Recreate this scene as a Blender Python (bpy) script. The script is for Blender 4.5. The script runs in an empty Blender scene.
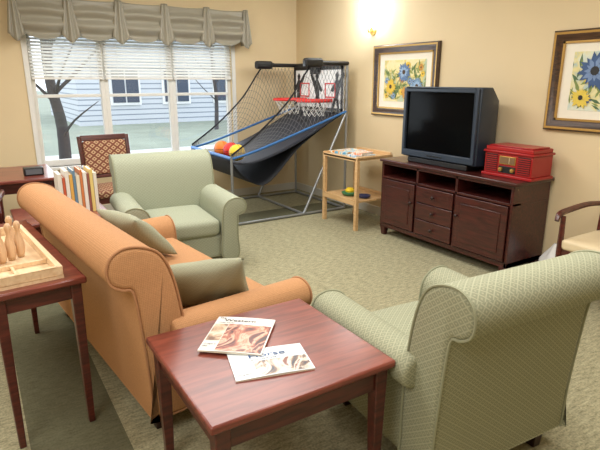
import bpy, bmesh, math, random
from mathutils import Vector, Matrix
random.seed(4)
S=bpy.context.scene; C=S.collection
PI=math.pi
try:
    S.view_settings.view_transform='Standard'
except Exception as e: print(e)
# ---------------------------------------------------------------- materials
def lin(c):
    o=[]
    for x in c:
        x=x/255.0
        o.append(x/12.92 if x<=.04045 else ((x+.055)/1.055)**2.4)
    return (o[0],o[1],o[2],1)
class NT:
    def __init__(s,name):
        s.m=bpy.data.materials.new(name); s.m.use_nodes=True
        s.n=s.m.node_tree.nodes; s.l=s.m.node_tree.links
        s.p=s.n['Principled BSDF']
    def node(s,t,**kw):
        n=s.n.new(t)
        for k,v in kw.items(): setattr(n,k,v)
        return n
    def link(s,a,b): s.l.new(a,b)
    def math(s,op,a,b=None,c=None):
        n=s.n.new('ShaderNodeMath'); n.operation=op
        for i,x in enumerate((a,b,c)):
            if x is None: continue
            if isinstance(x,(int,float)): n.inputs[i].default_value=x
            else: s.l.new(x,n.inputs[i])
        return n.outputs[0]
    def mix(s,f,a,b):
        n=s.n.new('ShaderNodeMix'); n.data_type='RGBA'
        if isinstance(f,(int,float)): n.inputs[0].default_value=f
        else: s.l.new(f,n.inputs[0])
        for i,x in ((6,a),(7,b)):
            if isinstance(x,tuple): n.inputs[i].default_value=x
            else: s.l.new(x,n.inputs[i])
        return n.outputs[2]
def sv(p,name,v):
    if name in p.inputs: p.inputs[name].default_value=v
def mat(name,col,rough=.5,metal=0,noise=0,nscale=20,bump=0,emit=0,coat=0,spec=None,alpha=None):
    t=NT(name); c=lin(col); t.p.inputs['Base Color'].default_value=c
    sv(t.p,'Roughness',rough); sv(t.p,'Metallic',metal)
    if coat: sv(t.p,'Coat Weight',coat); sv(t.p,'Coat Roughness',.15)
    if spec is not None: sv(t.p,'Specular IOR Level',spec)
    if emit: sv(t.p,'Emission Color',c); sv(t.p,'Emission Strength',emit)
    tc=t.node('ShaderNodeTexCoord')
    nz=t.node('ShaderNodeTexNoise'); nz.inputs['Scale'].default_value=nscale; nz.inputs['Detail'].default_value=4
    t.link(tc.outputs['Object'],nz.inputs['Vector'])
    n=noise or .04
    d=tuple(x*(1-n) for x in c[:3])+(1,); u=tuple(min(1,x*(1+n)) for x in c[:3])+(1,)
    t.link(t.mix(nz.outputs['Fac'],d,u),t.p.inputs['Base Color'])
    if bump:
        b=t.node('ShaderNodeBump'); b.inputs['Strength'].default_value=bump; b.inputs['Distance'].default_value=.005
        t.link(nz.outputs['Fac'],b.inputs['Height']); t.link(b.outputs['Normal'],t.p.inputs['Normal'])
    return t.m
def wood(name,c1,c2,rough=.25,scale=6,coat=.3,along='X'):
    t=NT(name); tc=t.node('ShaderNodeTexCoord'); mp=t.node('ShaderNodeMapping')
    mp.inputs['Scale'].default_value={'X':(1,9,9),'Y':(9,1,9),'Z':(9,9,1)}[along]
    t.link(tc.outputs['Object'],mp.inputs['Vector'])
    nz=t.node('ShaderNodeTexNoise'); nz.inputs['Scale'].default_value=scale; nz.inputs['Detail'].default_value=6; nz.inputs['Distortion'].default_value=.6
    t.link(mp.outputs['Vector'],nz.inputs['Vector'])
    cr=t.node('ShaderNodeValToRGB'); cr.color_ramp.elements[0].position=.32; cr.color_ramp.elements[1].position=.68
    cr.color_ramp.elements[0].color=lin(c1); cr.color_ramp.elements[1].color=lin(c2)
    t.link(nz.outputs['Fac'],cr.inputs[0]); t.link(cr.outputs[0],t.p.inputs['Base Color'])
    sv(t.p,'Roughness',rough); sv(t.p,'Coat Weight',coat); sv(t.p,'Coat Roughness',.2)
    return t.m
def ramp_mat(name,cols,scale=6,rough=.3,dist=1.5,det=5):
    """printed photo: noise pushed through several ink colours"""
    t=NT(name); tc=t.node('ShaderNodeTexCoord'); nz=t.node('ShaderNodeTexNoise')
    nz.inputs['Scale'].default_value=scale; nz.inputs['Detail'].default_value=det; nz.inputs['Distortion'].default_value=dist
    t.link(tc.outputs['Object'],nz.inputs['Vector'])
    cr=t.node('ShaderNodeValToRGB'); e=cr.color_ramp.elements
    n=len(cols)
    while len(e)<n: e.new(.5)
    for i,c in enumerate(cols): e[i].position=.36+.28*i/(n-1); e[i].color=lin(c)
    t.link(nz.outputs['Fac'],cr.inputs[0]); t.link(cr.outputs[0],t.p.inputs['Base Color']); sv(t.p,'Roughness',rough)
    return t.m
def lattice(name,base,dot,k=160,rough=.85,thr=.25,ku=None,bump=.2,gain=3):
    """woven diamond lattice in metres, on the box-projected UV"""
    t=NT(name); uv=t.node('ShaderNodeTexCoord'); sp=t.node('ShaderNodeSeparateXYZ'); t.link(uv.outputs['UV'],sp.inputs[0])
    u=t.math('MULTIPLY',sp.outputs[0],ku or k); v=t.math('MULTIPLY',sp.outputs[1],k)
    a=t.math('SINE',t.math('ADD',u,v)); b=t.math('SINE',t.math('SUBTRACT',u,v))
    pr=t.math('MULTIPLY',a,b)
    f=t.math('MINIMUM',1,t.math('MAXIMUM',0,t.math('MULTIPLY',t.math('SUBTRACT',pr,thr),gain)))
    nz=t.node('ShaderNodeTexNoise'); nz.inputs['Scale'].default_value=90; nz.inputs['Detail'].default_value=3
    t.link(uv.outputs['Object'],nz.inputs['Vector'])
    base_l=lin(base); bb=t.mix(nz.outputs['Fac'],tuple(x*.82 for x in base_l[:3])+(1,),tuple(min(1,x*1.15) for x in base_l[:3])+(1,))
    t.link(t.mix(f,bb,lin(dot)),t.p.inputs['Base Color']); sv(t.p,'Roughness',rough); sv(t.p,'Specular IOR Level',.2)
    bp=t.node('ShaderNodeBump'); bp.inputs['Strength'].default_value=bump; bp.inputs['Distance'].default_value=.0015
    t.link(t.math('ADD',pr,t.math('MULTIPLY',nz.outputs['Fac'],2)),bp.inputs['Height']); t.link(bp.outputs['Normal'],t.p.inputs['Normal'])
    return t.m
def diamond(name,base,line,cell,wd=.22,rough=.85,amt=.7):
    """fine diamond trellis: thin woven lines with a small dot in each diamond"""
    t=NT(name); uv=t.node('ShaderNodeTexCoord'); sp=t.node('ShaderNodeSeparateXYZ'); t.link(uv.outputs['UV'],sp.inputs[0])
    u=t.math('DIVIDE',sp.outputs[0],cell); v=t.math('DIVIDE',sp.outputs[1],cell*.8)
    def tri(x): return t.math('ABSOLUTE',t.math('SUBTRACT',t.math('FRACT',x),.5))
    a=tri(t.math('ADD',u,v)); b=tri(t.math('SUBTRACT',u,v))
    mx=t.math('MAXIMUM',a,b)
    ln=t.math('GREATER_THAN',mx,.5-wd/2)
    dt=t.math('LESS_THAN',mx,.14)
    f=t.math('MULTIPLY',t.math('MAXIMUM',ln,dt),amt)
    nz=t.node('ShaderNodeTexNoise'); nz.inputs['Scale'].default_value=120; nz.inputs['Detail'].default_value=3
    t.link(uv.outputs['Object'],nz.inputs['Vector']); L=lin(base)
    bb=t.mix(nz.outputs['Fac'],tuple(x*.84 for x in L[:3])+(1,),tuple(min(1,x*1.14) for x in L[:3])+(1,))
    t.link(t.mix(f,bb,lin(line)),t.p.inputs['Base Color']); sv(t.p,'Roughness',rough); sv(t.p,'Specular IOR Level',.2)
    bp=t.node('ShaderNodeBump'); bp.inputs['Strength'].default_value=.2; bp.inputs['Distance'].default_value=.001
    t.link(t.math('ADD',f,nz.outputs['Fac']),bp.inputs['Height']); t.link(bp.outputs['Normal'],t.p.inputs['Normal'])
    return t.m
def carpet():
    t=NT('carpet_loop'); g=t.node('ShaderNodeTexCoord'); sp=t.node('ShaderNodeSeparateXYZ'); t.link(g.outputs['Object'],sp.inputs[0])
    nz=t.node('ShaderNodeTexNoise'); nz.inputs['Scale'].default_value=100; nz.inputs['Detail'].default_value=3
    t.link(g.outputs['Object'],nz.inputs['Vector'])
    n2=t.node('ShaderNodeTexNoise'); n2.inputs['Scale'].default_value=1; n2.inputs['Detail'].default_value=3
    mp=t.node('ShaderNodeMapping'); mp.inputs['Scale'].default_value=(18,64,1); t.link(g.outputs['Object'],mp.inputs['Vector']); t.link(mp.outputs['Vector'],n2.inputs['Vector'])
    f=t.math('ADD',t.math('MULTIPLY',nz.outputs['Fac'],.5),t.math('MULTIPLY',n2.outputs['Fac'],.5))
    def ramp(c1,c2,p0=.36,p1=.64):
        cr=t.node('ShaderNodeValToRGB'); cr.color_ramp.elements[0].position=p0; cr.color_ramp.elements[1].position=p1
        cr.color_ramp.elements[0].color=lin(c1); cr.color_ramp.elements[1].color=lin(c2); t.link(f,cr.inputs[0]); return cr.outputs[0]
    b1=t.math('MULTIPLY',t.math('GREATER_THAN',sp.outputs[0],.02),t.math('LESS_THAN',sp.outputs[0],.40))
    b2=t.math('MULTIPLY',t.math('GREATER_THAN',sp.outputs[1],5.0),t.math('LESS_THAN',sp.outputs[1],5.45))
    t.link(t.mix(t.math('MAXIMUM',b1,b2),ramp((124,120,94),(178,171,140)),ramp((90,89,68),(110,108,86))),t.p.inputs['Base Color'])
    sv(t.p,'Roughness',.95); sv(t.p,'Specular IOR Level',.15)
    bp=t.node('ShaderNodeBump'); bp.inputs['Strength'].default_value=.12; bp.inputs['Distance'].default_value=.003
    t.link(f,bp.inputs['Height']); t.link(bp.outputs['Normal'],t.p.inputs['Normal'])
    return t.m
wall_m=mat('wall_paint',(223,203,165),.8,noise=.03,nscale=3,bump=.05)
ceil_m=mat('ceiling_paint',(238,236,228),.9)
trim_m=mat('white_trim',(232,232,228),.4)
base_m=mat('baseboard_paint',(212,208,198),.5)
cherry=wood('cherry_wood',(58,22,18),(96,40,32),.3)
cherry_top=wood('cherry_top',(100,46,38),(138,70,56),.3,4,.2)
dark_cherry=wood('dark_cherry',(48,18,16),(78,30,26),.3)
darkleg=mat('dark_leg',(40,18,16),.35)
maple=wood('maple_wood',(200,160,110),(220,184,136),.45,5,.1)
maple2=wood('pale_maple',(214,182,142),(232,206,168),.5,5,.1,'Y')
green=diamond('sage_diamond_fabric',(142,144,120),(174,174,148),.036,.2,amt=.65)
green2=diamond('sage_small_fabric',(150,155,134),(176,179,158),.03,amt=.65)
pillow_m=diamond('sage_pillow_fabric',(152,153,130),(174,174,150),.024,amt=.6)
tan=lattice('tan_weave_fabric',(190,142,100),(168,120,82),420,thr=.35,bump=.3)
tanpipe=mat('tan_piping',(170,122,84),.8)
greenpipe=mat('sage_piping',(146,148,122),.8)
chairfab=diamond('brown_pattern_fabric',(196,164,128),(112,54,44),.085,.34,amt=.9)
cream=mat('cream_vinyl',(218,200,164),.45)
satin=mat('satin_drape',(154,149,134),.34,noise=.05,nscale=5)
blind_m=mat('blind_slat',(240,240,236),.5)
black=mat('black_plastic',(22,22,24),.4)
blackcloth=mat('black_cloth',(20,22,28),.8)
navy=mat('navy_cloth',(26,30,42),.7)
blueband=mat('blue_padding',(44,100,160),.6)
steel=mat('grey_tube',(158,162,166),.3,.6)
netm=mat('net_cord',(110,112,114),.8)
hoopnetm=mat('hoop_net_cord',(226,226,222),.8)
redm=mat('red_hoop',(216,34,26),.4)
tvm=mat('tv_casing',(38,50,66),.4)
scr=mat('tv_screen',(8,9,11),.12,spec=.04)
redwood=mat('red_lacquer',(160,22,26),.35,coat=.15)
brass=mat('brass',(206,168,92),.3,.8)
cremeplast=mat('cream_dial',(224,206,168),.5)
framebr=wood('bronze_frame',(44,28,18),(84,56,34),.35)
gold=mat('gold_lip',(184,146,80),.35,.5)
matw=mat('mat_board',(238,232,216),.8)
lampm=mat('lamp_glass',(238,246,255),.4,emit=28)
def glass():
    t=NT('window_glass'); n=t.n; n.remove(t.p)
    tr=n.new('ShaderNodeBsdfTransparent'); gl=n.new('ShaderNodeBsdfGlossy'); gl.inputs['Roughness'].default_value=.02
    mx=n.new('ShaderNodeMixShader'); mx.inputs[0].default_value=.03
    t.link(tr.outputs[0],mx.inputs[1]); t.link(gl.outputs[0],mx.inputs[2]); t.link(mx.outputs[0],n['Material Output'].inputs[0])
    return t.m
glass_m=glass()
# ---------------------------------------------------------------- mesh builder
class MB:
    def __init__(s): s.v=[]; s.f=[]; s.mi=[]
    def add(s,vs,fs,mi=0,M=None):
        o=len(s.v)
        for p in vs:
            p=Vector(p)
            s.v.append(M@p if M else p)
        for f in fs: s.f.append([i+o for i in f]); s.mi.append(mi)
        return s
    def box(s,a,b,mi=0,M=None,taper=None):
        x0,y0,z0=a; x1,y1,z1=b
        vs=[(x0,y0,z0),(x1,y0,z0),(x1,y1,z0),(x0,y1,z0),(x0,y0,z1),(x1,y0,z1),(x1,y1,z1),(x0,y1,z1)]
        if taper:
            cx=(x0+x1)/2; cy=(y0+y1)/2
            vs=[(cx+(x-cx)*taper,cy+(y-cy)*taper,z) if i<4 else (x,y,z) for i,(x,y,z) in enumerate(vs)]
        return s.add(vs,[(0,3,2,1),(4,5,6,7),(0,1,5,4),(1,2,6,5),(2,3,7,6),(3,0,4,7)],mi,M)
    def tube(s,path,r,n=8,mi=0,closed=False,M=None):
        P=[Vector(p) for p in path]; k=len(P); rs=r if isinstance(r,(list,tuple)) else [r]*k
        up=None; rings=[]
        for i in range(k):
            if closed: d=P[(i+1)%k]-P[i-1]
            else: d=P[min(i+1,k-1)]-P[max(i-1,0)]
            d.normalize()
            if up is None:
                up=Vector((0,0,1)) if abs(d.z)<.9 else Vector((1,0,0))
            up=(up-d*up.dot(d))
            if up.length<1e-5: up=d.orthogonal()
            up.normalize(); sd=d.cross(up)
            rings.append([P[i]+(up*math.cos(2*PI*j/n)+sd*math.sin(2*PI*j/n))*rs[i] for j in range(n)])
        vs=[p for rr in rings for p in rr]; fs=[]
        for i in range(k if closed else k-1):
            a=i*n; b=((i+1)%k)*n
            for j in range(n): fs.append((a+j,a+(j+1)%n,b+(j+1)%n,b+j))
        if not closed: fs.append(tuple(range(n))); fs.append(tuple(range((k-1)*n,k*n))[::-1])
        return s.add(vs,fs,mi,M)
    def lathe(s,prof,c=(0,0,0),n=24,mi=0,M=None):
        vs=[];fs=[]
        for (r,z) in prof:
            for j in range(n): vs.append((c[0]+max(r,1e-4)*math.cos(2*PI*j/n),c[1]+max(r,1e-4)*math.sin(2*PI*j/n),c[2]+z))
        for i in range(len(prof)-1):
            for j in range(n): fs.append((i*n+j,i*n+(j+1)%n,(i+1)*n+(j+1)%n,(i+1)*n+j))
        fs.append(tuple(range(n))); fs.append(tuple(range((len(prof)-1)*n,len(prof)*n)))
        return s.add(vs,fs,mi,M)
    def loft(s,prof,axis,c0,c1,r,sm=4,mi=0,M=None):
        P=cat(prof,sm) if sm else list(prof)
        A=sum(P[i][0]*P[(i+1)%len(P)][1]-P[(i+1)%len(P)][0]*P[i][1] for i in range(len(P)))
        if A<0: P=P[::-1]
        n=len(P); N=[]
        for i in range(n):
            dx=P[(i+1)%n][0]-P[i-1][0]; dy=P[(i+1)%n][1]-P[i-1][1]; l=math.hypot(dx,dy) or 1
            N.append((-dy/l,dx/l))
        rings=[]
        for k in range(5):
            th=k*PI/8; rings.append((c0+r*(1-math.cos(th)),r*(1-math.sin(th))))
        m=6
        for k in range(1,m): rings.append((c0+r+(c1-c0-2*r)*k/m,0))
        for k in range(5):
            th=PI/2-k*PI/8; rings.append((c1-r*(1-math.cos(th)),r*(1-math.sin(th))))
        vs=[];fs=[]
        for (c,ins) in rings:
            for i in range(n):
                a=P[i][0]+N[i][0]*ins; b=P[i][1]+N[i][1]*ins
                vs.append({'x':(c,a,b),'y':(a,c,b),'z':(a,b,c)}[axis])
        for k in range(len(rings)-1):
            for i in range(n): fs.append((k*n+i,k*n+(i+1)%n,(k+1)*n+(i+1)%n,(k+1)*n+i))
        fs.append(tuple(range(n))); fs.append(tuple(range((len(rings)-1)*n,len(rings)*n))[::-1])
        return s.add(vs,fs,mi,M)
    def sheet(s,fn,nu,nv,mi=0,M=None):
        vs=[fn(i/nu,j/nv) for j in range(nv+1) for i in range(nu+1)]
        fs=[(j*(nu+1)+i,j*(nu+1)+i+1,(j+1)*(nu+1)+i+1,(j+1)*(nu+1)+i) for j in range(nv) for i in range(nu)]
        return s.add(vs,fs,mi,M)
    def cushion(s,a,b,r,puff=0,mi=0,M=None,n=12):
        c=[(a[i]+b[i])/2 for i in range(3)]; h=[(b[i]-a[i])/2 for i in range(3)]
        par=[]
        for i in range(n+1):
            t=-1+2*i/n; par.append(math.copysign(abs(t)**.7,t))
        def pt(p):
            q=[p[i]*h[i] for i in range(3)]
            inn=[max(-(h[i]-r),min(h[i]-r,q[i])) for i in range(3)]
            d=Vector([q[i]-inn[i] for i in range(3)])
            if d.length>1e-6: d=d.normalized()*r
            w=[inn[i]+d[i] for i in range(3)]
            if puff: w[2]+=math.copysign(1,w[2])*puff*(1-p[0]**2)*(1-p[1]**2)*(1 if abs(w[2])>1e-4 else 0)
            return (c[0]+w[0],c[1]+w[1],c[2]+w[2])
        for ax in range(3):
            for sg in (-1,1):
                def fn(u,v):
                    q=[0,0,0]; q[ax]=sg; q[(ax+1)%3]=par[round(u*n)]; q[(ax+2)%3]=par[round(v*n)]
                    return pt(q)
                s.sheet(fn,n,n,mi,M)
        return s
    def build(s,name,mats,parent=None,off=None,bevel=0,sharp=40,solid=0,sub=0):
        me=bpy.data.meshes.new(name)
        vs=[p-Vector(off) for p in s.v] if off is not None else s.v
        me.from_pydata(vs,[],s.f)
        mats=mats if isinstance(mats,(list,tuple)) else [mats]
        for m in mats: me.materials.append(m)
        for p,i in zip(me.polygons,s.mi): p.material_index=i
        bm=bmesh.new(); bm.from_mesh(me)
        bmesh.ops.remove_doubles(bm,verts=bm.verts,dist=1e-5)
        bmesh.ops.recalc_face_normals(bm,faces=bm.faces)
        uv=bm.loops.layers.uv.new('UVMap')
        for f in bm.faces:
            nx,ny,nz=[abs(x) for x in f.normal]
            for l in f.loops:
                x,y,z=l.vert.co
                l[uv].uv=(y,z) if nx>=ny and nx>=nz else ((x,z) if ny>=nz else (x,y))
        bm.to_mesh(me); bm.free()
        for p in me.polygons: p.use_smooth=True
        me.set_sharp_from_angle(angle=math.radians(sharp))
        o=bpy.data.objects.new(name,me); C.objects.link(o)
        if parent: o.parent=parent
        if solid:
            m=o.modifiers.new('s','SOLIDIFY'); m.thickness=solid; m.offset=0
        if bevel:
            m=o.modifiers.new('b','BEVEL'); m.width=bevel; m.segments=2; m.limit_method='ANGLE'; m.angle_limit=math.radians(40)
        return o
def cat(P,k):
    n=len(P); out=[]
    for i in range(n):
        p0,p1,p2,p3=P[i-1],P[i],P[(i+1)%n],P[(i+2)%n]
        if p1==p2: continue
        for j in range(k):
            t=j/k
            out.append(tuple(.5*((2*p1[d])+(-p0[d]+p2[d])*t+(2*p0[d]-5*p1[d]+4*p2[d]-p3[d])*t*t+(-p0[d]+3*p1[d]-3*p2[d]+p3[d])*t**3) for d in (0,1)))
    return out
def spline(P,k=6):
    n=len(P); out=[]
    P=[Vector(p) for p in P]
    for i in range(n-1):
        p0=P[max(i-1,0)];p1=P[i];p2=P[i+1];p3=P[min(i+2,n-1)]
        for j in range(k):
            t=j/k; out.append(.5*((2*p1)+(-p0+p2)*t+(2*p0-5*p1+4*p2-p3)*t*t+(-p0+3*p1-3*p2+p3)*t**3))
    out.append(P[-1]); return out
def thing(name,label,cate,loc=(0,0,0),rz=0,group=None):
    o=bpy.data.objects.new(name,None); C.objects.link(o); o.empty_display_size=.1
    o.location=loc; o.rotation_euler=(0,0,math.radians(rz)); o['label']=label; o['category']=cate
    if group: o['group']=group
    return o
def tag(o,label,cate,group=None):
    o['label']=label; o['category']=cate
    if group: o['group']=group
    return o
def struct(o): o['kind']='structure'; return o
# ---------------------------------------------------------------- room
XW,YW,ZC=3.97,6.4,2.75; XL,YB=-3.0,-2.0; T=.16
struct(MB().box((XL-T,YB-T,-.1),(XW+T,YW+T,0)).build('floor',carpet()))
struct(MB().box((XL-T,YB-T,ZC),(XW+T,YW+T,ZC+.1)).build('ceiling',ceil_m))
struct(MB().box((XW,YB-T,0),(XW+T,YW+T,ZC)).build('wall_right',wall_m))
struct(MB().box((XL-T,YB-T,0),(XL,YW+T,ZC)).build('wall_left',wall_m))
struct(MB().box((XL,YB-T,0),(XW,YB,ZC)).build('wall_behind',wall_m))
WX0,WX1,WZ0,WZ1=.62,2.98,.6,2.15
w=MB().box((XL,YW,0),(WX0,YW+T,ZC)).box((WX1,YW,0),(XW,YW+T,ZC)).box((WX0,YW,0),(WX1,YW+T,WZ0)).box((WX0,YW,WZ1),(WX1,YW+T,ZC))
struct(w.build('wall_window',wall_m))
def bb(name,a,b): struct(MB().box(a,b).build(name,base_m,bevel=.004))
bb('baseboard_right',(XW-.015,YB,0),(XW,YW,.1))
bb('baseboard_window',(XL,YW-.015,0),(XW-.015,YW,.1))
bb('baseboard_left',(XL,YB,0),(XL+.015,YW-.015,.1))
bb('baseboard_behind',(XL+.015,YB,0),(XW-.015,YB+.015,.1))
t=MB().box((WX0-.05,YW-.015,WZ0-.03),(WX0,YW+.1,WZ1+.05)).box((WX1,YW-.015,WZ0-.03),(WX1+.05,YW+.1,WZ1+.05)).box((WX0,YW-.015,WZ1),(WX1,YW+.1,WZ1+.05)).box((WX0-.06,YW-.06,WZ0-.03),(WX1+.06,YW+.1,WZ0))
struct(t.build('trim_1',trim_m,bevel=.004))
xs=[WX0,1.385,2.19,WX1]
for i in range(3):
    a,b=xs[i],xs[i+1]
    e=bpy.data.objects.new('window_%d'%(i+1),None); C.objects.link(e); e.location=((a+b)/2,YW+.08,WZ0); struct(e)
    off=e.location
    m=MB(); fw=.045
    m.box((a,YW+.05,WZ0),(a+fw,YW+.11,WZ1)).box((b-fw,YW+.05,WZ0),(b,YW+.11,WZ1)).box((a+fw,YW+.05,WZ0),(b-fw,YW+.11,WZ0+.07)).box((a+fw,YW+.05,WZ1-.06),(b-fw,YW+.11,WZ1))
    m.box((a+fw,YW+.06,1.36),(b-fw,YW+.1,1.395))
    m.build('window_frame',trim_m,e,off,bevel=.004)
    MB().box((a+fw,YW+.078,WZ0+.07),(b-fw,YW+.082,1.36)).build('window_pane',glass_m,e,off)
    MB().box((a+fw,YW+.078,1.395),(b-fw,YW+.082,WZ1-.06)).build('window_pane',glass_m,e,off)
    lab=['white slatted blind half raised, nearest the tree in the window','white slatted blind half raised in the middle window','white slatted blind half raised beside the basketball game'][i]
    bl=thing('window_blind',lab,'blind',((a+b)/2,YW+.02,1.56),0,'window blinds'); off=bl.location
    z=1.60
    while z<2.10:
        R=Matrix.Translation(((a+b)/2,YW+.015,z))@Matrix.Rotation(math.radians(32),4,'X')
        MB().box((-(b-a)/2+.012,-.024,-.0015),((b-a)/2-.012,.024,.0015),0,R).build('slat',blind_m,bl,off); z+=.034
    MB().box((a+.012,YW-.008,1.555),(b-.012,YW+.038,1.58)).build('bottom_rail',blind_m,bl,off,bevel=.003)
    MB().box((a+.012,YW-.01,2.11),(b-.012,YW+.04,2.148)).build('head_rail',blind_m,bl,off,bevel=.003)
    for xx in (a+.15,b-.15): MB().tube([(xx,YW-.012,1.57),(xx,YW-.012,2.11)],.0025,5).build('cord',blind_m,bl,off)
va=thing('window_valance','grey olive satin valance in gathered swags above the window','valance',(1.83,6.3,2.34)); off=va.location
X0,X1=.53,3.12; NB=5
def swag(k):
    bw=(X1-X0)/NB; xa=X0+bw*k
    def fn(u,v):
        tt=u-.5; e=4*tt*tt
        drop=1-e
        z=2.38-v*(.42*(.70+.30*drop**.8)) -.014*drop*(1-v)
        fold=math.sin(2*PI*(v*2.6+.45*drop)+.6)*.026*(drop**.5)*min(1,v*4)
        y=6.255-.05*math.sin(PI*min(1,v*1.0)*.8)*drop**.5-fold
        return (xa+bw*u,y,z)
    return fn
for k in range(NB):
    MB().sheet(swag(k),40,44).build('swag',satin,va,off,sharp=180,solid=.004)
for k in range(NB+1):
    xc=X0+(X1-X0)*k/NB; hw=.075 if 0<k<NB else .06
    def fn(u,v,xc=xc,hw=hw):
        s=2*u-1; wd=hw*(.5+.8*v)
        return (xc+s*wd,6.215+.03*s*s-.016*math.cos(s*PI*2.5)*(.4+.6*v)-.02*v,2.39-v*(.425+.035*math.cos(s*PI*1.0)+.0))
    MB().sheet(fn,28,14).build('pleated_drop',satin,va,off,sharp=180,solid=.004)
for xx in (X0,X1): MB().sheet(lambda u,v,xx=xx:(xx+.004*math.sin(u*9),6.25+.145*u,2.37-.40*v),8,6).build('side_return',satin,va,off,sharp=180,solid=.004)
MB().box((X0+.01,6.29,2.32),(X1-.01,YW-.002,2.345)).build('mounting_board',trim_m,va,off)
# ---------------------------------------------------------------- outside
struct(MB().box((-60,YW+T+.02,-.75),(90,120,-.6)).build('ground',mat('winter_lawn',(146,154,138),.9,noise=.3,nscale=.8)))
struct(MB().box((-40,15,-.6),(70,16.6,-.585)).build('trim_2',mat('concrete_path',(206,206,202),.9)))
hs=thing('apartment_building','white sided building across the winter lawn outside the window','building',(16,27,-.6)); off=hs.location
def siding():
    t=NT('white_siding'); tc=t.node('ShaderNodeTexCoord'); sp=t.node('ShaderNodeSeparateXYZ'); t.link(tc.outputs['Object'],sp.inputs[0])
    f=t.math('GREATER_THAN',t.math('FRACT',t.math('MULTIPLY',sp.outputs[2],4)),.78)
    t.link(t.mix(f,lin((200,204,210)),lin((128,138,150))),t.p.inputs['Base Color']); return t.m
MB().box((4.5,27,-.6),(34,37,5)).build('wall',siding(),hs,off)
MB().add([(4,26.5,5),(34.5,26.5,5),(34.5,37.5,5),(4,37.5,5),(4,32,8),(34.5,32,8)],[(0,1,5,4),(2,3,4,5),(0,4,3),(1,2,5),(0,3,2,1)]).build('roof',mat('grey_shingle',(120,124,130),.9),hs,off)
stm=mat('siding_trim',(236,236,236),.6); bpm=mat('blue_pane',(56,68,86),.2)
for x in (6,8.6,11.4,14.6,18,22,26,30):
    wn=MB().box((x,26.9,.35),(x+1.5,27.0,2.1)).build('window',stm,hs,off)
    for q in (.12,.79): MB().box((x+q,26.86,.47),(x+q+.6,26.89,1.98)).build('pane',bpm,wn,off)
def tree(x,y,h,lab,r,nb,seed):
    random.seed(seed)
    tr=thing('bare_tree',lab,'tree',(x,y,-.6)); bark=mat('bark',(70,66,66),.9,noise=.2,nscale=8)
    MB().tube(spline([(0,0,0),(.05,0,h*.25),(-.08,0,h*.5),(.1,.1,h)]),[r*(1-.03*i) for i in range(19)],10).build('trunk',bark,tr)
    for i in range(nb):
        z=random.uniform(.2,.8)*h; a=random.uniform(0,2*PI); L=random.uniform(.6,1.6)
        p=Vector((0,0,z)); d=Vector((math.cos(a),math.sin(a),random.uniform(.5,1.1)))
        q=p+d*L*.5+Vector((0,0,.1)); e=q+(d+Vector((random.uniform(-.4,.4),random.uniform(-.4,.4),.2)))*L*.5
        MB().tube(spline([p,q,e],3),[r*.3,r*.26,r*.2,r*.16,r*.12,r*.08,r*.04],5).build('branch',bark,tr)
tree(1.45,11.0,5,'bare leafless tree just outside the left window pane',.13,18,3)
tree(9.4,22,6,'distant bare tree on the lawn beyond the window',.10,10,5)
# ---------------------------------------------------------------- upholstered seating
def upholstered(name,label,cate,loc,rz,w,seats,fab,pipe,group=None,depth=.42,low=0,armz=0):
    t=thing(name,label,cate,loc,rz,group); h=w/2
    MB().cushion((-h+.06,-depth+.06,.10),(h-.06,.34,.31),.03).build('body',fab,t,sharp=180)
    iw=(w-.36)/seats
    for i in range(seats):
        a=-h+.18+i*iw
        MB().cushion((a+.003,-depth+.02,.30),(a+iw-.003,.21,.445),.05,.02).build('seat_cushion',fab,t,sharp=180)
    prof=[(.35,.11),(.365,.11),(.37,.3),(.385,.52),(.40,.68),(.415,.735),(.45,.745),(.492,.775),(.505,.83),(.485,.885),(.43,.915),(.35,.905),(.28,.86),(.235,.76),(.205,.6),(.19,.42),(.19,.2),(.20,.11)]
    prof=[(y,z-low*(1 if z>.5 else 0)) for y,z in prof]
    b=MB().loft(prof,'x',-h+.02,h-.02,.022,4).build('backrest',fab,t,sharp=60)
    for sx in (-1,1): MB().tube([(sx*(h-.026),y,z) for y,z in cat(prof,4)],.0055,6,closed=True).build('piping',pipe,b)
    for sg in (-1,1):
        pr=[(h-.18,.11),(h-.18,.3),(h-.175,.44),(h-.16,.545),(h-.115,.598),(h-.05,.615),(h+.008,.597),(h+.035,.55),(h+.023,.50),(h-.02,.475),(h-.04,.455),(h-.045,.3),(h-.045,.11)]
        pr=[(sg*a,b_-(armz if b_>.35 else 0)) for a,b_ in pr]
        a=MB().loft(pr,'y',-depth,.26,.02,4).build('arm',fab,t,sharp=60)
        MB().tube([(x,-depth+.006,z) for x,z in cat(pr,4)],.0055,6,closed=True).build('piping',pipe,a)
    for sx in (-1,1):
        for y in (-depth+.09,.31):
            MB().box((sx*(h-.12)-.03,y-.03,0),(sx*(h-.12)+.03,y+.03,.12),taper=.7).build('leg',darkleg,t,bevel=.004)
    return t
upholstered('sofa','long tan sofa with rolled back and rolled arms','sofa',(.776,2.86,0),96,1.72,2,tan,tanpipe,depth=.48,armz=.05)
upholstered('armchair','sage diamond-patterned armchair seen from behind, beside the magazine table','armchair',(1.645,1.42,0),176,.80,1,green,greenpipe,'green armchairs',armz=.03,low=.01)
upholstered('armchair','sage green armchair facing the room below the window','armchair',(1.40,4.28,0),-5,.92,1,green2,greenpipe,'green armchairs',depth=.46)
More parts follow.
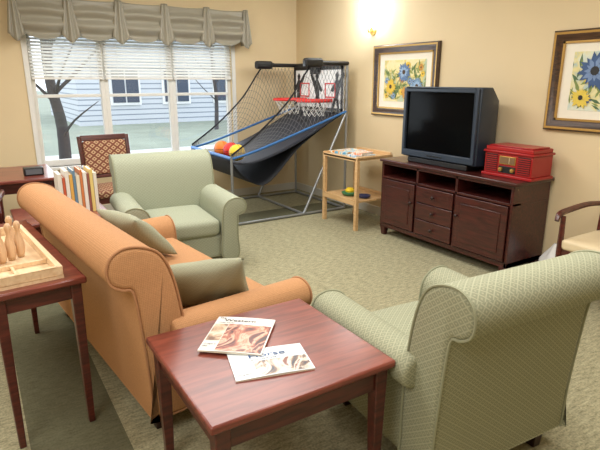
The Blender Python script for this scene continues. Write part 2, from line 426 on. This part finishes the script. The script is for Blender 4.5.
def pillow(label,loc,rot,w,h,th):
    m=MB()
    for sg in (-1,1):
        def fn(u,v):
            a=2*u-1;b=2*v-1
            px=a*(1-.09*(1-b*b))*w/2*(1-.05*(a*b)**2) ; py=b*(1-.09*(1-a*a))*h/2*(1-.05*(a*b)**2)
            return (px,py,sg*th/2*(max(0,(1-a*a))*max(0,(1-b*b)))**.45*(1+.04*math.sin(9*a+5*b)))
        m.sheet(fn,28,28)
    o=m.build('throw_pillow',pillow_m,sharp=180); o.location=loc; o.rotation_euler=[math.radians(a) for a in rot]
    return tag(o,label,'pillow','sofa pillows')
pillow('pale sage throw pillow leaning in the sofa corner near the magazine table',(.86,2.28,.575),(52,6,154),.48,.38,.15)
pillow('pale sage throw pillow at the far end of the tan sofa',(.80,3.22,.62),(45,0,108),.46,.42,.14)
# ---------------------------------------------------------------- tables
def leg_table(name,label,cate,loc,rz,w,d,h,topm,legm,lw=.055,apron=.09,ov=.02,group=None,tt=.03):
    t=thing(name,label,cate,loc,rz,group)
    MB().box((-w/2,-d/2,h-tt),(w/2,d/2,h)).build('tabletop',topm,t,bevel=.008)
    a,b=w/2-ov-.012,d/2-ov-.012
    for p,q in (((-a,-b,h-tt-apron),(a,-b+.02,h-tt)),((-a,b-.02,h-tt-apron),(a,b,h-tt)),((-a,-b+.02,h-tt-apron),(-a+.02,b-.02,h-tt)),((a-.02,-b+.02,h-tt-apron),(a,b-.02,h-tt))):
        MB().box(p,q).build('apron',legm,t,bevel=.003)
    for sx in (-1,1):
        for sy in (-1,1):
            cx=sx*(w/2-ov-lw/2); cy=sy*(d/2-ov-lw/2)
            MB().box((cx-lw/2,cy-lw/2,0),(cx+lw/2,cy+lw/2,h-tt),taper=.6).build('leg',legm,t,bevel=.004)
    return t
leg_table('end_table','square cherry end table holding two magazines','table',(.835,1.575,0),0,.73,.67,.56,cherry_top,cherry)
leg_table('console_table','narrow cherry console table behind the tan sofa','table',(.082,2.84,0),6,.38,1.2,.73,cherry_top,cherry,lw=.045,apron=.07)
leg_table('end_table','low cherry end table with standing books beyond the sofa','table',(.50,4.30,0),0,.66,.60,.56,cherry_top,cherry)
leg_table('game_table','cherry table by the window at the left edge','table',(.10,5.35,0),0,1.0,.85,.73,cherry_top,dark_cherry)
# ---------------------------------------------------------------- wooden chairs
def wood_chair(label,loc,rz,backfab,seatfab):
    t=thing('wooden_armchair',label,'chair',loc,rz)
    MB().cushion((-.25,-.25,.41),(.25,.22,.49),.025,.012).build('seat',seatfab,t,sharp=180)
    for p,q in (((-.25,-.24,.36),(.25,-.22,.415)),((-.25,.2,.36),(.25,.22,.415)),((-.26,-.22,.36),(-.24,.2,.415)),((.24,-.22,.36),(.26,.2,.415))):
        MB().box(p,q).build('seat_rail',cherry,t,bevel=.003)
    for sx in (-1,1):
        MB().tube([(sx*.255,-.235,0),(sx*.255,-.235,.40),(sx*.265,-.225,.645)],[.016,.022,.017],8).build('leg',cherry,t)
        MB().tube(spline([(sx*.235,.28,0),(sx*.235,.23,.40),(sx*.24,.25,.65),(sx*.245,.31,.98)],5),.024,8).build('leg',cherry,t)
        MB().tube(spline([(sx*.245,.26,.68),(sx*.275,.08,.69),(sx*.285,-.12,.675),(sx*.28,-.25,.66),(sx*.27,-.29,.62)],5),[.016+.006*math.sin(PI*i/20) for i in range(21)],8).build('arm',cherry,t)
    R=Matrix.Translation((0,.255,.65))@Matrix.Rotation(math.radians(-11),4,'X')
    MB().box((-.235,-.02,.285),(.235,.018,.345),0,R).build('top_rail',cherry,t,bevel=.008)
    MB().box((-.225,-.012,-.11),(.225,.012,-.07),0,R).build('lower_rail',cherry,t,bevel=.008)
    MB().cushion((-.22,-.03,-.07),(.22,.028,.285),.02,0,0,R).build('backrest',backfab,t,sharp=180)
    return t
wood_chair('wooden armchair with patterned beige back standing below the window',(1.20,5.52,0),3,chairfab,chairfab)
wood_chair('wooden armchair with cream seat at the right edge beside the TV cabinet',(3.60,1.68,0),-90,cream,cream)
wood_chair('wooden armchair with cream seat cut by the left edge',(-.15,4.62,0),178,cream,cream)
# ---------------------------------------------------------------- TV cabinet
tc=thing('tv_cabinet','dark cherry media cabinet with doors, drawers and open niches','cabinet',(3.70,3.18,0),-90)
L=1.58; H=.79; D=.25
MB().box((-L/2,-D,H-.03),(L/2,D-.0,H)).build('top',dark_cherry,tc,bevel=.008)
m=MB(); x0,x1=-L/2+.025,L/2-.025; y0,y1=-D+.02,D-.01
m.box((x0,y0,.09),(x0+.025,y1,H-.03)).box((x1-.025,y0,.09),(x1,y1,H-.03)).box((x0,y0,.09),(x1,y1,.13)).box((x0,y1-.015,.09),(x1,y1,H-.03))
m.box((x0,y0,.60),(x1,y1,.62)).box((x0,y0,H-.055),(x1,y0+.02,H-.03))
ca,cb=-.27,.20
for c in (ca,cb): m.box((c-.012,y0,.13),(c+.012,y1,H-.03))
m.build('carcass',dark_cherry,tc,bevel=.002)
for sx in (-1,1):
    for y in (-D+.05,D-.06):
        MB().box((sx*(L/2-.06)-.035,y-.03,0),(sx*(L/2-.06)+.035,y+.03,.09),taper=.65).build('foot',dark_cherry,tc,bevel=.004)
def front(name,a,b,z0,z1,knob):
    o=MB().box((a,y0-.018,z0),(b,y0-.001,z1)).build(name,dark_cherry,tc,bevel=.004)
    if name=='door':
        MB().box((a+.06,y0-.024,z0+.06),(b-.06,y0-.018,z1-.06)).build('raised_panel',dark_cherry,o,bevel=.005)
    for kx,kz in knob:
        k=MB(); k.lathe([(.006,0),(.006,.012),(.014,.018),(.015,.026),(.008,.032)],n=14,M=Matrix.Translation((kx,y0-.018,kz))@Matrix.Rotation(PI/2,4,'X')); k.build('knob',darkleg,o)
front('door',x0+.028,ca-.016,.14,.595,[(ca-.045,.42)])
front('door',cb+.016,x1-.028,.14,.595,[(cb+.045,.42)])
for z0,z1 in ((.14,.285),(.292,.44),(.447,.595)): front('drawer',ca+.016,cb-.016,z0,z1,[((ca+cb)/2,(z0+z1)/2)])
# TV
tv=thing('television','dark blue-grey tube television on the cherry cabinet','television',(3.72,3.32,.79),-90)
w,h=.445,.70
m=MB()
m.add([(-w,-.16,.05),(w,-.16,.05),(w,-.16,h),(-w,-.16,h),(-w,-.02,.04),(w,-.02,.04),(w,-.02,h),(-w,-.02,h),(-w*.78,.2,.08),(w*.78,.2,.08),(w*.78,.2,h*.84),(-w*.78,.2,h*.84)],
      [(4,5,1,0),(5,6,2,1),(6,7,3,2),(7,4,0,3),(8,9,5,4),(9,10,6,5),(10,11,7,6),(11,8,4,7),(11,10,9,8),(0,1,2,3)])
m.build('casing',tvm,tv,bevel=.012)
m=MB(); 
for a,b in (((-w+.01,-.185,.11),(-w+.045,-.158,h-.01)),((w-.045,-.185,.11),(w-.01,-.158,h-.01)),((-w+.045,-.185,h-.045),(w-.045,-.158,h-.01)),((-w+.01,-.185,.06),(w-.01,-.158,.12))): m.box(a,b)
m.build('bezel',tvm,tv,bevel=.006)
MB().sheet(lambda u,v:(-w+.04+(2*w-.08)*u,-.162-.012*(1-(2*u-1)**2)*(1-(2*v-1)**2),.115+(h-.155)*v),16,12).build('screen',scr,tv,sharp=180)
MB().box((-.36,-.17,0),(.36,.15,.052)).build('base',black,tv,bevel=.01)
for i in range(5): MB().box((-.1+i*.04,-.19,.08),(-.075+i*.04,-.184,.092)).build('button',black,tv)
# radio
rd=thing('retro_radio','red retro-style record player radio beside the television','radio',(3.735,2.60,.79),-90); RW,RH,RD=.22,.25,.13
MB().box((-RW-.015,-RD-.014,0),(RW+.015,RD+.01,.024)).box((-RW,-RD,.024),(RW,RD,RH-.06)).build('case',redwood,rd,bevel=.005)
MB().box((-RW-.012,-RD-.012,RH-.06),(RW+.012,RD+.01,RH-.042)).box((-RW+.002,-RD+.002,RH-.042),(RW-.002,RD-.002,RH-.01)).box((-RW+.02,-RD+.02,RH-.01),(RW-.02,RD-.02,RH)).build('lid',redwood,rd,bevel=.005)
for sx in (-1,1):
    m=MB().box((sx*.15-.055,-RD-.003,.04),(sx*.15+.055,-RD+.001,.178),1)
    for i in range(8): m.box((sx*.15-.055,-RD-.009,.046+i*.0165),(sx*.15+.055,-RD-.001,.0535+i*.0165))
    m.build('speaker_grille',[redwood,black],rd)
MB().box((-.075,-RD-.006,.105),(.075,-RD+.001,.17)).build('dial_frame',brass,rd,bevel=.002)
MB().box((-.068,-RD-.008,.112),(.068,-RD-.005,.163)).build('dial',mat('dial_face',(120,92,62),.4),rd)
MB().box((.018,-RD-.0095,.114),(.021,-RD-.008,.161)).build('dial_pointer',cremeplast,rd)
MB().box((-.078,-RD-.004,.035),(.078,-RD+.001,.09)).build('control_panel',black,rd,bevel=.002)
for x in (-.055,.055): MB().lathe([(.018,0),(.016,.014),(.005,.016)],n=16,M=Matrix.Translation((x,-RD-.003,.062))@Matrix.Rotation(PI/2,4,'X')).build('knob',brass,rd)
# ---------------------------------------------------------------- maple stand
ct=thing('shelf_stand','pale maple open stand with two shelves beside the basketball game','stand',(3.54,4.45,0),-90)
W2,D2=.31,.24
MB().box((-W2,-D2,.745),(W2,D2,.765)).box((-W2,-D2,.765),(-W2+.018,D2,.785)).box((W2-.018,-D2,.765),(W2,D2,.785)).box((-W2+.018,D2-.018,.765),(W2-.018,D2,.805)).box((-W2+.018,-D2,.735),(W2-.018,-D2+.018,.775)).build('top_tray',maple,ct,bevel=.004)
MB().box((-W2+.01,-D2+.01,.30),(W2-.01,D2-.01,.32)).box((-W2+.03,-D2,.27),(W2-.03,-D2+.018,.33)).box((-W2+.03,D2-.018,.27),(W2-.03,D2,.35)).build('shelf',maple,ct,bevel=.003)
for sx in (-1,1):
    for sy in (-1,1):
        MB().box((sx*(W2-.02)-.02,sy*(D2-.02)-.02,0),(sx*(W2-.02)+.02,sy*(D2-.02)+.02,.745)).build('leg',maple,ct,bevel=.004)
g1=thing('board_game_box','flat pale blue printed game box lying on top of the maple stand','box',(3.50,4.55,.766),8)
MB().box((-.15,-.12,0),(.15,.12,.03)).build('box_base',mat('box_white',(226,226,222),.6),g1,bevel=.003)
MB().box((-.155,-.125,.012),(.155,.125,.036)).build('lid',ramp_mat('game_box_print',[(80,150,196),(120,186,214),(236,236,226),(230,170,60),(200,70,50)],9,.4),g1)
for i,(c,lab,p,rz) in enumerate((((110,160,196),'blue covered book lying on the maple stand',(3.47,4.28,.766),-6),((222,120,70),'orange booklet lying on the blue book',(3.48,4.285,.7915),14))):
    b=thing('paper_book',lab,'book',p,rz); MB().box((-.12,-.085,.002),(.12,.085,.022)).build('pages',matw,b); MB().box((-.124,-.089,0),(.124,.089,.003)).box((-.124,-.089,.021),(.124,.089,.0245)).box((-.127,-.089,0),(-.123,.089,.0245)).build('cover',ramp_mat('cover_%d'%i,[c,tuple(int(.5*(q+235)) for q in c),(240,236,226),c],12,.5),b)
    if i: b.scale=(.8,.8,1)
ty=thing('toy_boat','small yellow and green toy on the lower shelf of the stand','toy',(3.45,4.44,.321),20)
MB().lathe([(.05,0),(.085,.015),(.095,.035),(.085,.04)],n=20).build('hull',mat('toy_green',(60,120,80),.4),ty)
MB().lathe([(.05,.04),(.055,.06),(.03,.085),(.005,.092)],n=18).build('dome',mat('toy_yellow',(236,200,40),.4),ty)
pt=thing('toy_bowl','dark blue shallow dish on the lower shelf of the stand','dish',(3.50,4.26,.321)); MB().lathe([(.04,0),(.07,.012),(.075,.03),(.068,.03),(.04,.012),(.001,.01)],n=20).build('bowl',mat('dish_blue',(30,44,90),.4),pt)
# ---------------------------------------------------------------- basketball arcade game
gm=thing('basketball_arcade_game','folding two-hoop basketball game with netted sides in the corner','game',(3.0,5.58,0)); off=gm.location
XA,XB,YA,YD=2.29,3.80,5.0,6.15; r=.015
def P(path,rr=r,nm='frame_tube',mt=steel): MB().tube(path,rr,10).build(nm,mt,gm,off)
for y in (YA,YD):
    P([(XA,y,.02),(XA,y,.76)]); P([(XB,y,.02),(XB,y,1.72)])
    P(spline([(XA,y,.74),(2.7,y,.84),(XB,y,1.19)],5),.014,'side_rail',blueband)
    P([(XB,y,1.735),(3.32,y,1.735)],.024,'top_arm',black)
    P([(XB,y,1.19),(3.2,y,.02)]); P([(XA,y,.02),(XB,y,.02)])
for x,z in ((XA,.02),(3.2,.02),(XB,.02),(XB,1.17)): P([(x,YA,z),(x,YD,z)],r,'cross_bar')
P([(XB,YA,1.735),(XB,YD,1.735)],.024,'top_bar',black)
P([(XA,YA,.745),(XA,YD,.745)],.02,'front_rail',blueband)
rp=spline([(XA+.01,0,.73),(XA+.06,0,.68),(2.6,0,.68),(3.0,0,.80),(3.4,0,.98),(3.77,0,1.17)],6)
m=MB().sheet(lambda u,v:(rp[round(u*30)].x,YA+.02+(YD-YA-.04)*v,rp[round(u*30)].z-.02*math.sin(PI*v)*math.sin(PI*u)),30,10)
m.build('ramp',navy,gm,off,sharp=180,solid=.006)
sl=spline([(XA+.01,0,.71),(2.42,0,.56),(2.56,0,.45),(2.70,0,.42),(2.86,0,.52),(3.15,0,.80),(3.5,0,1.02),(3.77,0,1.16)],5)
MB().sheet(lambda u,v:(sl[round(u*35)].x,YA+.03+(YD-YA-.06)*v,sl[round(u*35)].z),35,8).build('return_sling',blackcloth,gm,off,sharp=180,solid=.006)
for y in (YA,YD):
    tp=spline([(XA,y,.78),(2.62,y,1.0),(3.0,y,1.33),(3.32,y,1.73),(3.56,y,1.735),(XB,y,1.735)],5); N=len(tp)-1; K=6
    def g(i,j):
        t=tp[i]; b=Vector((t.x,y,.75+(t.x-XA)*(.43/1.51))); return b.lerp(t,j/K)
    m=MB()
    for i in range(N):
        for j in range(K):
            m.tube([g(i,j),g(i+1,j+1)],.0022,3); m.tube([g(i,j+1),g(i+1,j)],.0022,3)
    m.build('side_net',netm,gm,off)
    MB().tube(tp,.010,6).build('edge_cord',blackcloth,gm,off)
for y in (YA,YD): MB().cushion((3.20,y-.045,1.685),(3.44,y+.045,1.785),.03).build('corner_pad',black,gm,off,sharp=180)
m=MB().box((3.765,YA+.03,1.19),(3.785,YD-.03,1.71),0)
for cy in (5.29,5.86):
    for a,b in (((cy-.11,1.34),(cy+.11,1.355)),((cy-.11,1.5),(cy+.11,1.515)),((cy-.11,1.34),(cy-.095,1.51)),((cy+.095,1.34),(cy+.11,1.51))):
        m.box((3.76,a[0],a[1]),(3.766,b[0],b[1]),2)
for a,b in (((YA+.03,1.19),(YD-.03,1.22)),((YA+.03,1.67),(YD-.03,1.71)),((YA+.03,1.19),(YA+.07,1.71)),((YD-.07,1.19),(YD-.03,1.71))): m.box((3.759,a[0],a[1]),(3.766,b[0],b[1]),1)
def sil(cy,cz,s,fl):     # dark player silhouettes printed on the board
    pts=[(-.05,-.2),(-.02,-.06),(-.06,.04),(-.12,.14),(-.1,.17),(-.03,.09),(-.015,.1),(-.03,.14),(0,.175),(.03,.14),(.02,.1),(.05,.06),(.1,.0),(.08,-.02),(.04,.0),(.04,-.06),(.1,-.2),(.07,-.21),(.01,-.09),(-.02,-.21)]
    m.add([(3.7625,cy+fl*a*s,cz+b*s) for a,b in pts],[tuple(range(len(pts)))],1)
sil(5.15,1.43,1.25,1); sil(5.575,1.43,1.25,-1); sil(6.0,1.43,1.2,1)
m.build('backboard',[mat('board_white',(240,240,240),.4),black,redm],gm,off)
MB().box((3.70,5.50,1.62),(3.76,5.65,1.74)).build('scoreboard',black,gm,off,bevel=.006)
for cy in (5.29,5.86):
    ring=[(3.53+.20*math.cos(a*PI/16),cy+.20*math.sin(a*PI/16),1.31) for a in range(32)]
    hp=MB().tube(ring,.016,8,closed=True).box((3.72,cy-.05,1.29),(3.765,cy+.05,1.33)).build('hoop',redm,gm,off)
    m=MB()
    for a in range(12):
        for sg in (1,-1):
            p=[(3.53+rr*math.cos((a+sg*k*.5)*PI/6),cy+rr*math.sin((a+sg*k*.5)*PI/6),1.31-.045*k) for k,rr in enumerate((.20,.165,.14,.125,.12))]
            m.tube(p,.003,3)
    m.build('hoop_net',hoopnetm,hp,off)
for x,y,c,lab in ((2.43,5.15,(240,196,50),'yellow ball nearest the front corner of the game ramp'),(2.45,5.35,(206,44,36),'red ball between the yellow and orange balls in the game trough'),(2.43,5.56,(236,124,40),'orange ball third along the game trough')):
    t=thing('toy_basketball',lab,'ball',(x,y,.785),0,'small balls in the game trough'); R=.09
    MB().lathe([(R*math.sin(PI*i/14),-R*math.cos(PI*i/14)) for i in range(15)],n=24).build('shell',mat('ball_skin',c,.6,bump=.2,nscale=150),t,sharp=180)
    for ax in range(3):
        MB().tube([[(R*math.cos(q),R*math.sin(q),0),(R*math.cos(q),0,R*math.sin(q)),(0,R*math.cos(q),R*math.sin(q))][ax] for q in [k*PI/14 for k in range(28)]],.0022,5,closed=True).build('seam',black,t)
# ---------------------------------------------------------------- pictures and sconce
def picture(label,yc,seed,bgs,cols,big):
    t=thing('framed_print',label,'picture',(XW-.002,yc,1.54),-90,'framed flower prints')
    hw,hh=.49,.375; f=.08
    out=[(0,0),(0,.026),(.014,.042),(.030,.040),(.055,.024),(.08,.018),(.08,0)]
    cor=[(-hw,-hh),(hw,-hh),(hw,hh),(-hw,hh)]
    vs=[]
    for (cx,cz) in cor:
        for (i,d) in out: vs.append((cx-math.copysign(i,cx),-d,cz-math.copysign(i,cz)))
    n=len(out); m=MB()
    for i in range(n-1):
        m.add([vs[((k)%4)*n+j] for k in range(4) for j in (i,i+1)],[(2*k,(2*k+2)%8,(2*k+3)%8,2*k+1) for k in range(4)],1 if i==2 else 0)
    m.build('frame',[framebr,gold],t)
    m=MB(); g=f
    for a,b in (((-hw+g,-.02,-hh+g),(-hw+g+.016,-.004,hh-g)),((hw-g-.016,-.02,-hh+g),(hw-g,-.004,hh-g)),((-hw+g,-.02,-hh+g),(hw-g,-.004,-hh+g+.016)),((-hw+g,-.02,hh-g-.016),(hw-g,-.004,hh-g))): m.box(a,b)
    m.build('gold_lip',gold,t)
    MB().box((-hw+g,-.006,-hh+g),(hw-g,-.001,hh-g)).build('mat_board',matw,t)
    random.seed(seed); px,pz=.315,.215
    m=MB().box((-px,-.0085,-pz),(px,-.006,pz),0); y=-.009
    def quad(pts,mi,k): m.add([(max(-px,min(px,a)),y-.0001*k,max(-pz,min(pz,b))) for a,b in pts],[tuple(range(len(pts)))],mi)
    for i in range(130):
        a=random.uniform(-px,px); b=random.uniform(-pz,pz*.5); L=random.uniform(.04,.13); q=random.uniform(.3,2.8)
        d=(math.cos(q)*L,math.sin(q)*L); nn=(-math.sin(q)*L*.13,math.cos(q)*L*.13)
        quad([(a,b),(a+d[0]*.4+nn[0],b+d[1]*.4+nn[1]),(a+d[0],b+d[1]),(a+d[0]*.4-nn[0],b+d[1]*.4-nn[1])],1+(i%2),1+i*.1)
    fl=[(random.uniform(-px+.03,px-.03),random.uniform(-pz+.03,pz-.03),random.uniform(.03,.05),3+i%4) for i in range(18)]+big
    for k,(a,b,rr,mi) in enumerate(fl):
        for lay,(rs,np_) in enumerate(((1,17),(.68,11))):
            for j in range(np_):
                q=2*PI*j/np_+lay*.3+random.uniform(-.1,.1); c=math.cos(q);s_=math.sin(q); r2=rr*rs*random.uniform(.8,1.12); wq=.17
                quad([(a+c*r2*.15,b+s_*r2*.15),(a+c*r2*.6-s_*r2*wq,b+s_*r2*.6+c*r2*wq),(a+c*r2,b+s_*r2),(a+c*r2*.6+s_*r2*wq,b+s_*r2*.6-c*r2*wq)],mi if lay==0 else (8 if mi in (3,5) else mi),14+k*3+lay+.05*j)
        quad([(a+rr*.24*math.cos(j*PI/5),b+rr*.24*math.sin(j*PI/5)) for j in range(10)],7,16.5+k*3)
    m.build('print',[ramp_mat('wash_%d'%seed,bgs,5,.8)]+[mat('paint_%d_%d'%(seed,i),c,.7,noise=.2,nscale=30) for i,c in enumerate(cols)],t)
picture('framed flower print between the wall sconce and the television',4.22,3,[(222,214,150),(236,226,180),(220,200,120),(180,196,170)],[(96,120,70),(150,158,90),(96,124,164),(226,190,70),(120,150,180),(206,150,70),(74,56,40),(150,176,204)],[(.0,.09,.10,3),(-.2,-.06,.09,4),(.2,-.05,.09,5),(.04,-.12,.07,6)])
picture('framed print of large blue flower hanging above the red radio',2.06,8,[(196,212,206),(222,226,206),(226,214,150),(170,196,200)],[(84,112,80),(130,146,84),(66,92,136),(226,200,84),(100,124,166),(226,202,96),(44,44,46),(118,142,182)],[(-.14,.075,.14,3),(.16,.08,.12,4),(-.22,-.12,.08,4),(.02,-.11,.09,5),(.22,-.12,.09,3)])
sc=thing('wall_sconce','lit white glass sconce on the wall above the maple stand','lamp',(XW-.001,4.76,2.08),-90)
MB().lathe([(.05,0),(.05,.012),(.02,.02)],n=20,M=Matrix.Rotation(PI/2,4,'X')).tube([(0,-.01,0),(0,-.07,-.02),(0,-.09,.03)],.008,8).build('bracket',brass,sc)
MB().lathe([(.03,.0),(.055,.03),(.075,.12),(.085,.26),(.078,.26),(.06,.12),(.04,.03),(.001,.01)],c=(0,-.10,.02),n=24).build('shade',lampm,sc,sharp=180)
# ---------------------------------------------------------------- magazines
def textpart(s,size,m,parent,loc,rz=0,sx=1):
    cu=bpy.data.curves.new('lettering','FONT'); cu.body=s; cu.size=size; cu.extrude=.0002
    tmp=bpy.data.objects.new('lettering_curve',cu); C.objects.link(tmp)
    bpy.context.view_layer.update()
    me=bpy.data.meshes.new_from_object(tmp.evaluated_get(bpy.context.evaluated_depsgraph_get()))
    bpy.data.objects.remove(tmp); me.materials.clear(); me.materials.append(m)
    o=bpy.data.objects.new('title_lettering',me); C.objects.link(o); o.parent=parent; o.location=loc; o.rotation_euler=(0,0,rz); o.scale=(sx,1,1); return o
tblu=mat('title_blue',(44,80,130),.5); tblk=mat('title_black',(40,40,44),.5)
def magazine(label,loc,rz,w,h,rows,pics,seed,cover):
    t=thing('magazine',label,'magazine',loc,rz,'magazines on the end table')
    MB().box((-w/2+.001,-h/2+.001,0),(w/2-.001,h/2-.001,.0045)).build('pages',matw,t)
    MB().sheet(lambda u,v:(-w/2+w*u,-h/2+h*v,.0055+.003*math.sin(PI*u)),12,2).build('cover',mat('mag_cover_%d'%seed,cover,.25),t,sharp=180)
    for k,(x0_,y0_,x1_,y1_,mt) in enumerate(pics):
        MB().sheet(lambda u,v:((x0_+(x1_-x0_)*u)*w,(y0_+(y1_-y0_)*v)*h,.0062+.003*math.sin(PI*((x0_+(x1_-x0_)*u)+.5))+k*.0003),12,2).build('cover_picture',mt,t,sharp=180)
    for s,size,m,x,y,sx in rows: textpart(s,size,m,t,(w*x,h*y,.0098),0,sx)
magazine('white magazine with brown cover photo lying on top, nearest the sofa arm',(.785,1.705,.5692),-40,.245,.29,
  [('The',.018,tblk,-.46,.42,1),('Western',.030,tblk,-.36,.345,1.25),('winter stories',.012,tblk,-.44,.29,1),('12 pages of',.011,tblk,-.47,-.34,1),('ideas',.011,tblk,-.47,-.40,1)],
  [(-.24,-.48,.48,.27,ramp_mat('photo_brown',[(60,28,24),(130,56,44),(176,104,76),(210,176,150),(130,60,48),(84,36,30)],7,.3,2.5)),(-.48,-.22,-.25,.26,ramp_mat('photo_tan',[(120,84,64),(196,166,136),(226,214,196)],10,.3))],1,(228,224,218))
magazine('pale magazine with blue lettering tucked underneath, nearest the table edge',(.80,1.475,.56),-15,.285,.19,
  [('the',.013,tblk,-.30,.40,1),('Horse',.040,tblu,-.26,.17,1.4),('country life & home',.012,tblk,-.24,.08,1),('spring issue',.011,tblk,-.47,-.38,1)],
  [(-.22,-.47,.48,.04,ramp_mat('photo_mix',[(60,66,80),(130,100,80),(200,190,176),(216,210,200),(130,76,60)],9,.3,2.5))],2,(216,222,226))
# ---------------------------------------------------------------- tabletop bowling game + pins
bt=thing('bowling_tray','long pale wooden tabletop bowling tray on the console table','game tray',(.04,2.70,.73),6)
m=MB(); a,b=.165,.42
m.box((-a,-b,0),(a,b,.014)); m.build('tray_floor',maple2,bt)
m=MB().box((-a,-b,.014),(-a+.022,b,.055)).box((a-.022,-b,.014),(a,b,.055)).box((-a+.022,-b,.014),(a-.022,-b+.022,.055)).box((-a+.022,b-.022,.014),(a-.022,b,.055))
m.build('tray_rim',maple2,bt,bevel=.003)
MB().box((-.006,-b+.022,.014),(.006,-b+.2,.03)).build('divider',maple2,bt,bevel=.002)
MB().box((-a+.022,-b+.2,.014),(a-.022,-b+.212,.035)).build('divider',maple2,bt,bevel=.002)
pinp=[(.014,0),(.021,.025),(.024,.055),(.019,.092),(.010,.12),(.0095,.13),(.0145,.146),(.0155,.158),(.010,.172),(.001,.177)]
pinm=wood('pin_wood',(204,164,124),(224,190,152),.4,6,.2,'Z')
labs=['wooden bowling pin at the right end of the pin row, nearest the sofa','second wooden bowling pin from the sofa side of the row','third wooden bowling pin from the sofa side of the row','fourth wooden bowling pin from the sofa side of the row','wooden bowling pin standing alone behind the row']
for (x,y),lb in zip(((.115,2.66),(.075,2.63),(.035,2.60),(-.005,2.57),(.09,2.78)),labs):
    o=tag(MB().lathe(pinp,n=18).build('bowling_pin',pinm,sharp=180),lb,'bowling pin','bowling pins'); o.location=(x,y,.745)
# ---------------------------------------------------------------- books on the far end table
bx=.495
for i,(c,wd,hh,nm) in enumerate((((232,228,218),.028,.31,'white'),((202,96,66),.018,.28,'red-orange'),((236,232,224),.026,.33,'tall cream'),((226,176,90),.022,.30,'amber'),((106,140,168),.018,.33,'blue'),((232,224,200),.026,.29,'buff'),((212,130,80),.018,.33,'tall copper'),((238,236,230),.026,.31,'second white'),((150,90,80),.016,.30,'dusty maroon'),((228,206,130),.024,.33,'pale yellow'),((230,226,216),.024,.30,'ivory'))):
    t=thing('standing_book','%s spined book in the upright row behind the sofa'%nm,'book',(bx+wd/2,4.30,.56),0,'upright books behind the sofa')
    MB().box((-wd/2+.003,-.105,.003),(wd/2-.003,.105,hh-.004)).build('pages',matw,t)
    MB().box((-wd/2,-.11,0),(-wd/2+.003,.11,hh)).box((wd/2-.003,-.11,0),(wd/2,.11,hh)).box((-wd/2,-.113,0),(wd/2,-.109,hh)).build('cover',mat('bk_%d'%i,c,.5),t)
    bx+=wd+.003
cu=thing('small_speaker','small dark box standing on the cherry table by the window','box',(.42,5.15,.73)); MB().box((-.08,-.05,0),(.08,.05,.07)).build('case',black,cu,bevel=.008); MB().box((-.065,-.053,.012),(.065,-.05,.058)).build('front_panel',mat('grey_panel',(90,94,100),.5),cu)
m=MB()
def bag(u,v):
    a=2*PI*u; z=.30*v; rr=(.10+.03*math.sin(PI*v*.9+.4))*(1-.75*max(0,v-.55)/.45)+.008*math.sin(7*a+9*v)
    return (rr*math.cos(a)*.8,rr*math.sin(a),z)
m.sheet(bag,40,16)
o=m.build('plastic_bag',mat('white_plastic',(232,232,232),.4),sharp=180); o.location=(3.80,2.20,.001); tag(o,'crumpled white plastic bag on the floor beside the cabinet','bag')
# ---------------------------------------------------------------- lights, world, camera
def area(loc,size,pw,col=(1,.975,.945),rot=(0,0,0),sy=None):
    l=bpy.data.lights.new('area_lamp','AREA'); l.energy=pw; l.color=col; l.size=size
    if sy: l.shape='RECTANGLE'; l.size_y=sy
    o=bpy.data.objects.new('area_lamp',l); C.objects.link(o); o.location=loc; o.rotation_euler=rot
for p in ((-1.2,.5,2.7),(1.8,1.2,2.7),(-.8,3.6,2.7),(1.9,4.2,2.7)): area(p,1.6,61)
area((1.8,6.25,1.2),2.3,28,(.85,.93,1),(math.radians(-90),0,0),1.0)  # cool fill panel added just inside the window to boost daylight, no ceiling fixture
l=bpy.data.lights.new('sconce_bulb','POINT'); l.energy=8; l.color=(.86,.93,1); l.shadow_soft_size=.08
o=bpy.data.objects.new('sconce_bulb',l); C.objects.link(o); o.location=(XW-.22,4.76,2.48)
W=bpy.data.worlds.new('World'); S.world=W; W.use_nodes=True
bgn=W.node_tree.nodes['Background']; bgn.inputs[0].default_value=(.82,.90,1,1); bgn.inputs[1].default_value=2.5
cd=bpy.data.cameras.new('Camera'); cd.sensor_width=36; cd.lens=30.96; cd.clip_start=.05; cd.clip_end=300
co=bpy.data.objects.new('Camera',cd); C.objects.link(co); co.location=(0,0,1.55); co.rotation_euler=(math.radians(74.3),0,math.radians(-32.2)); S.camera=co
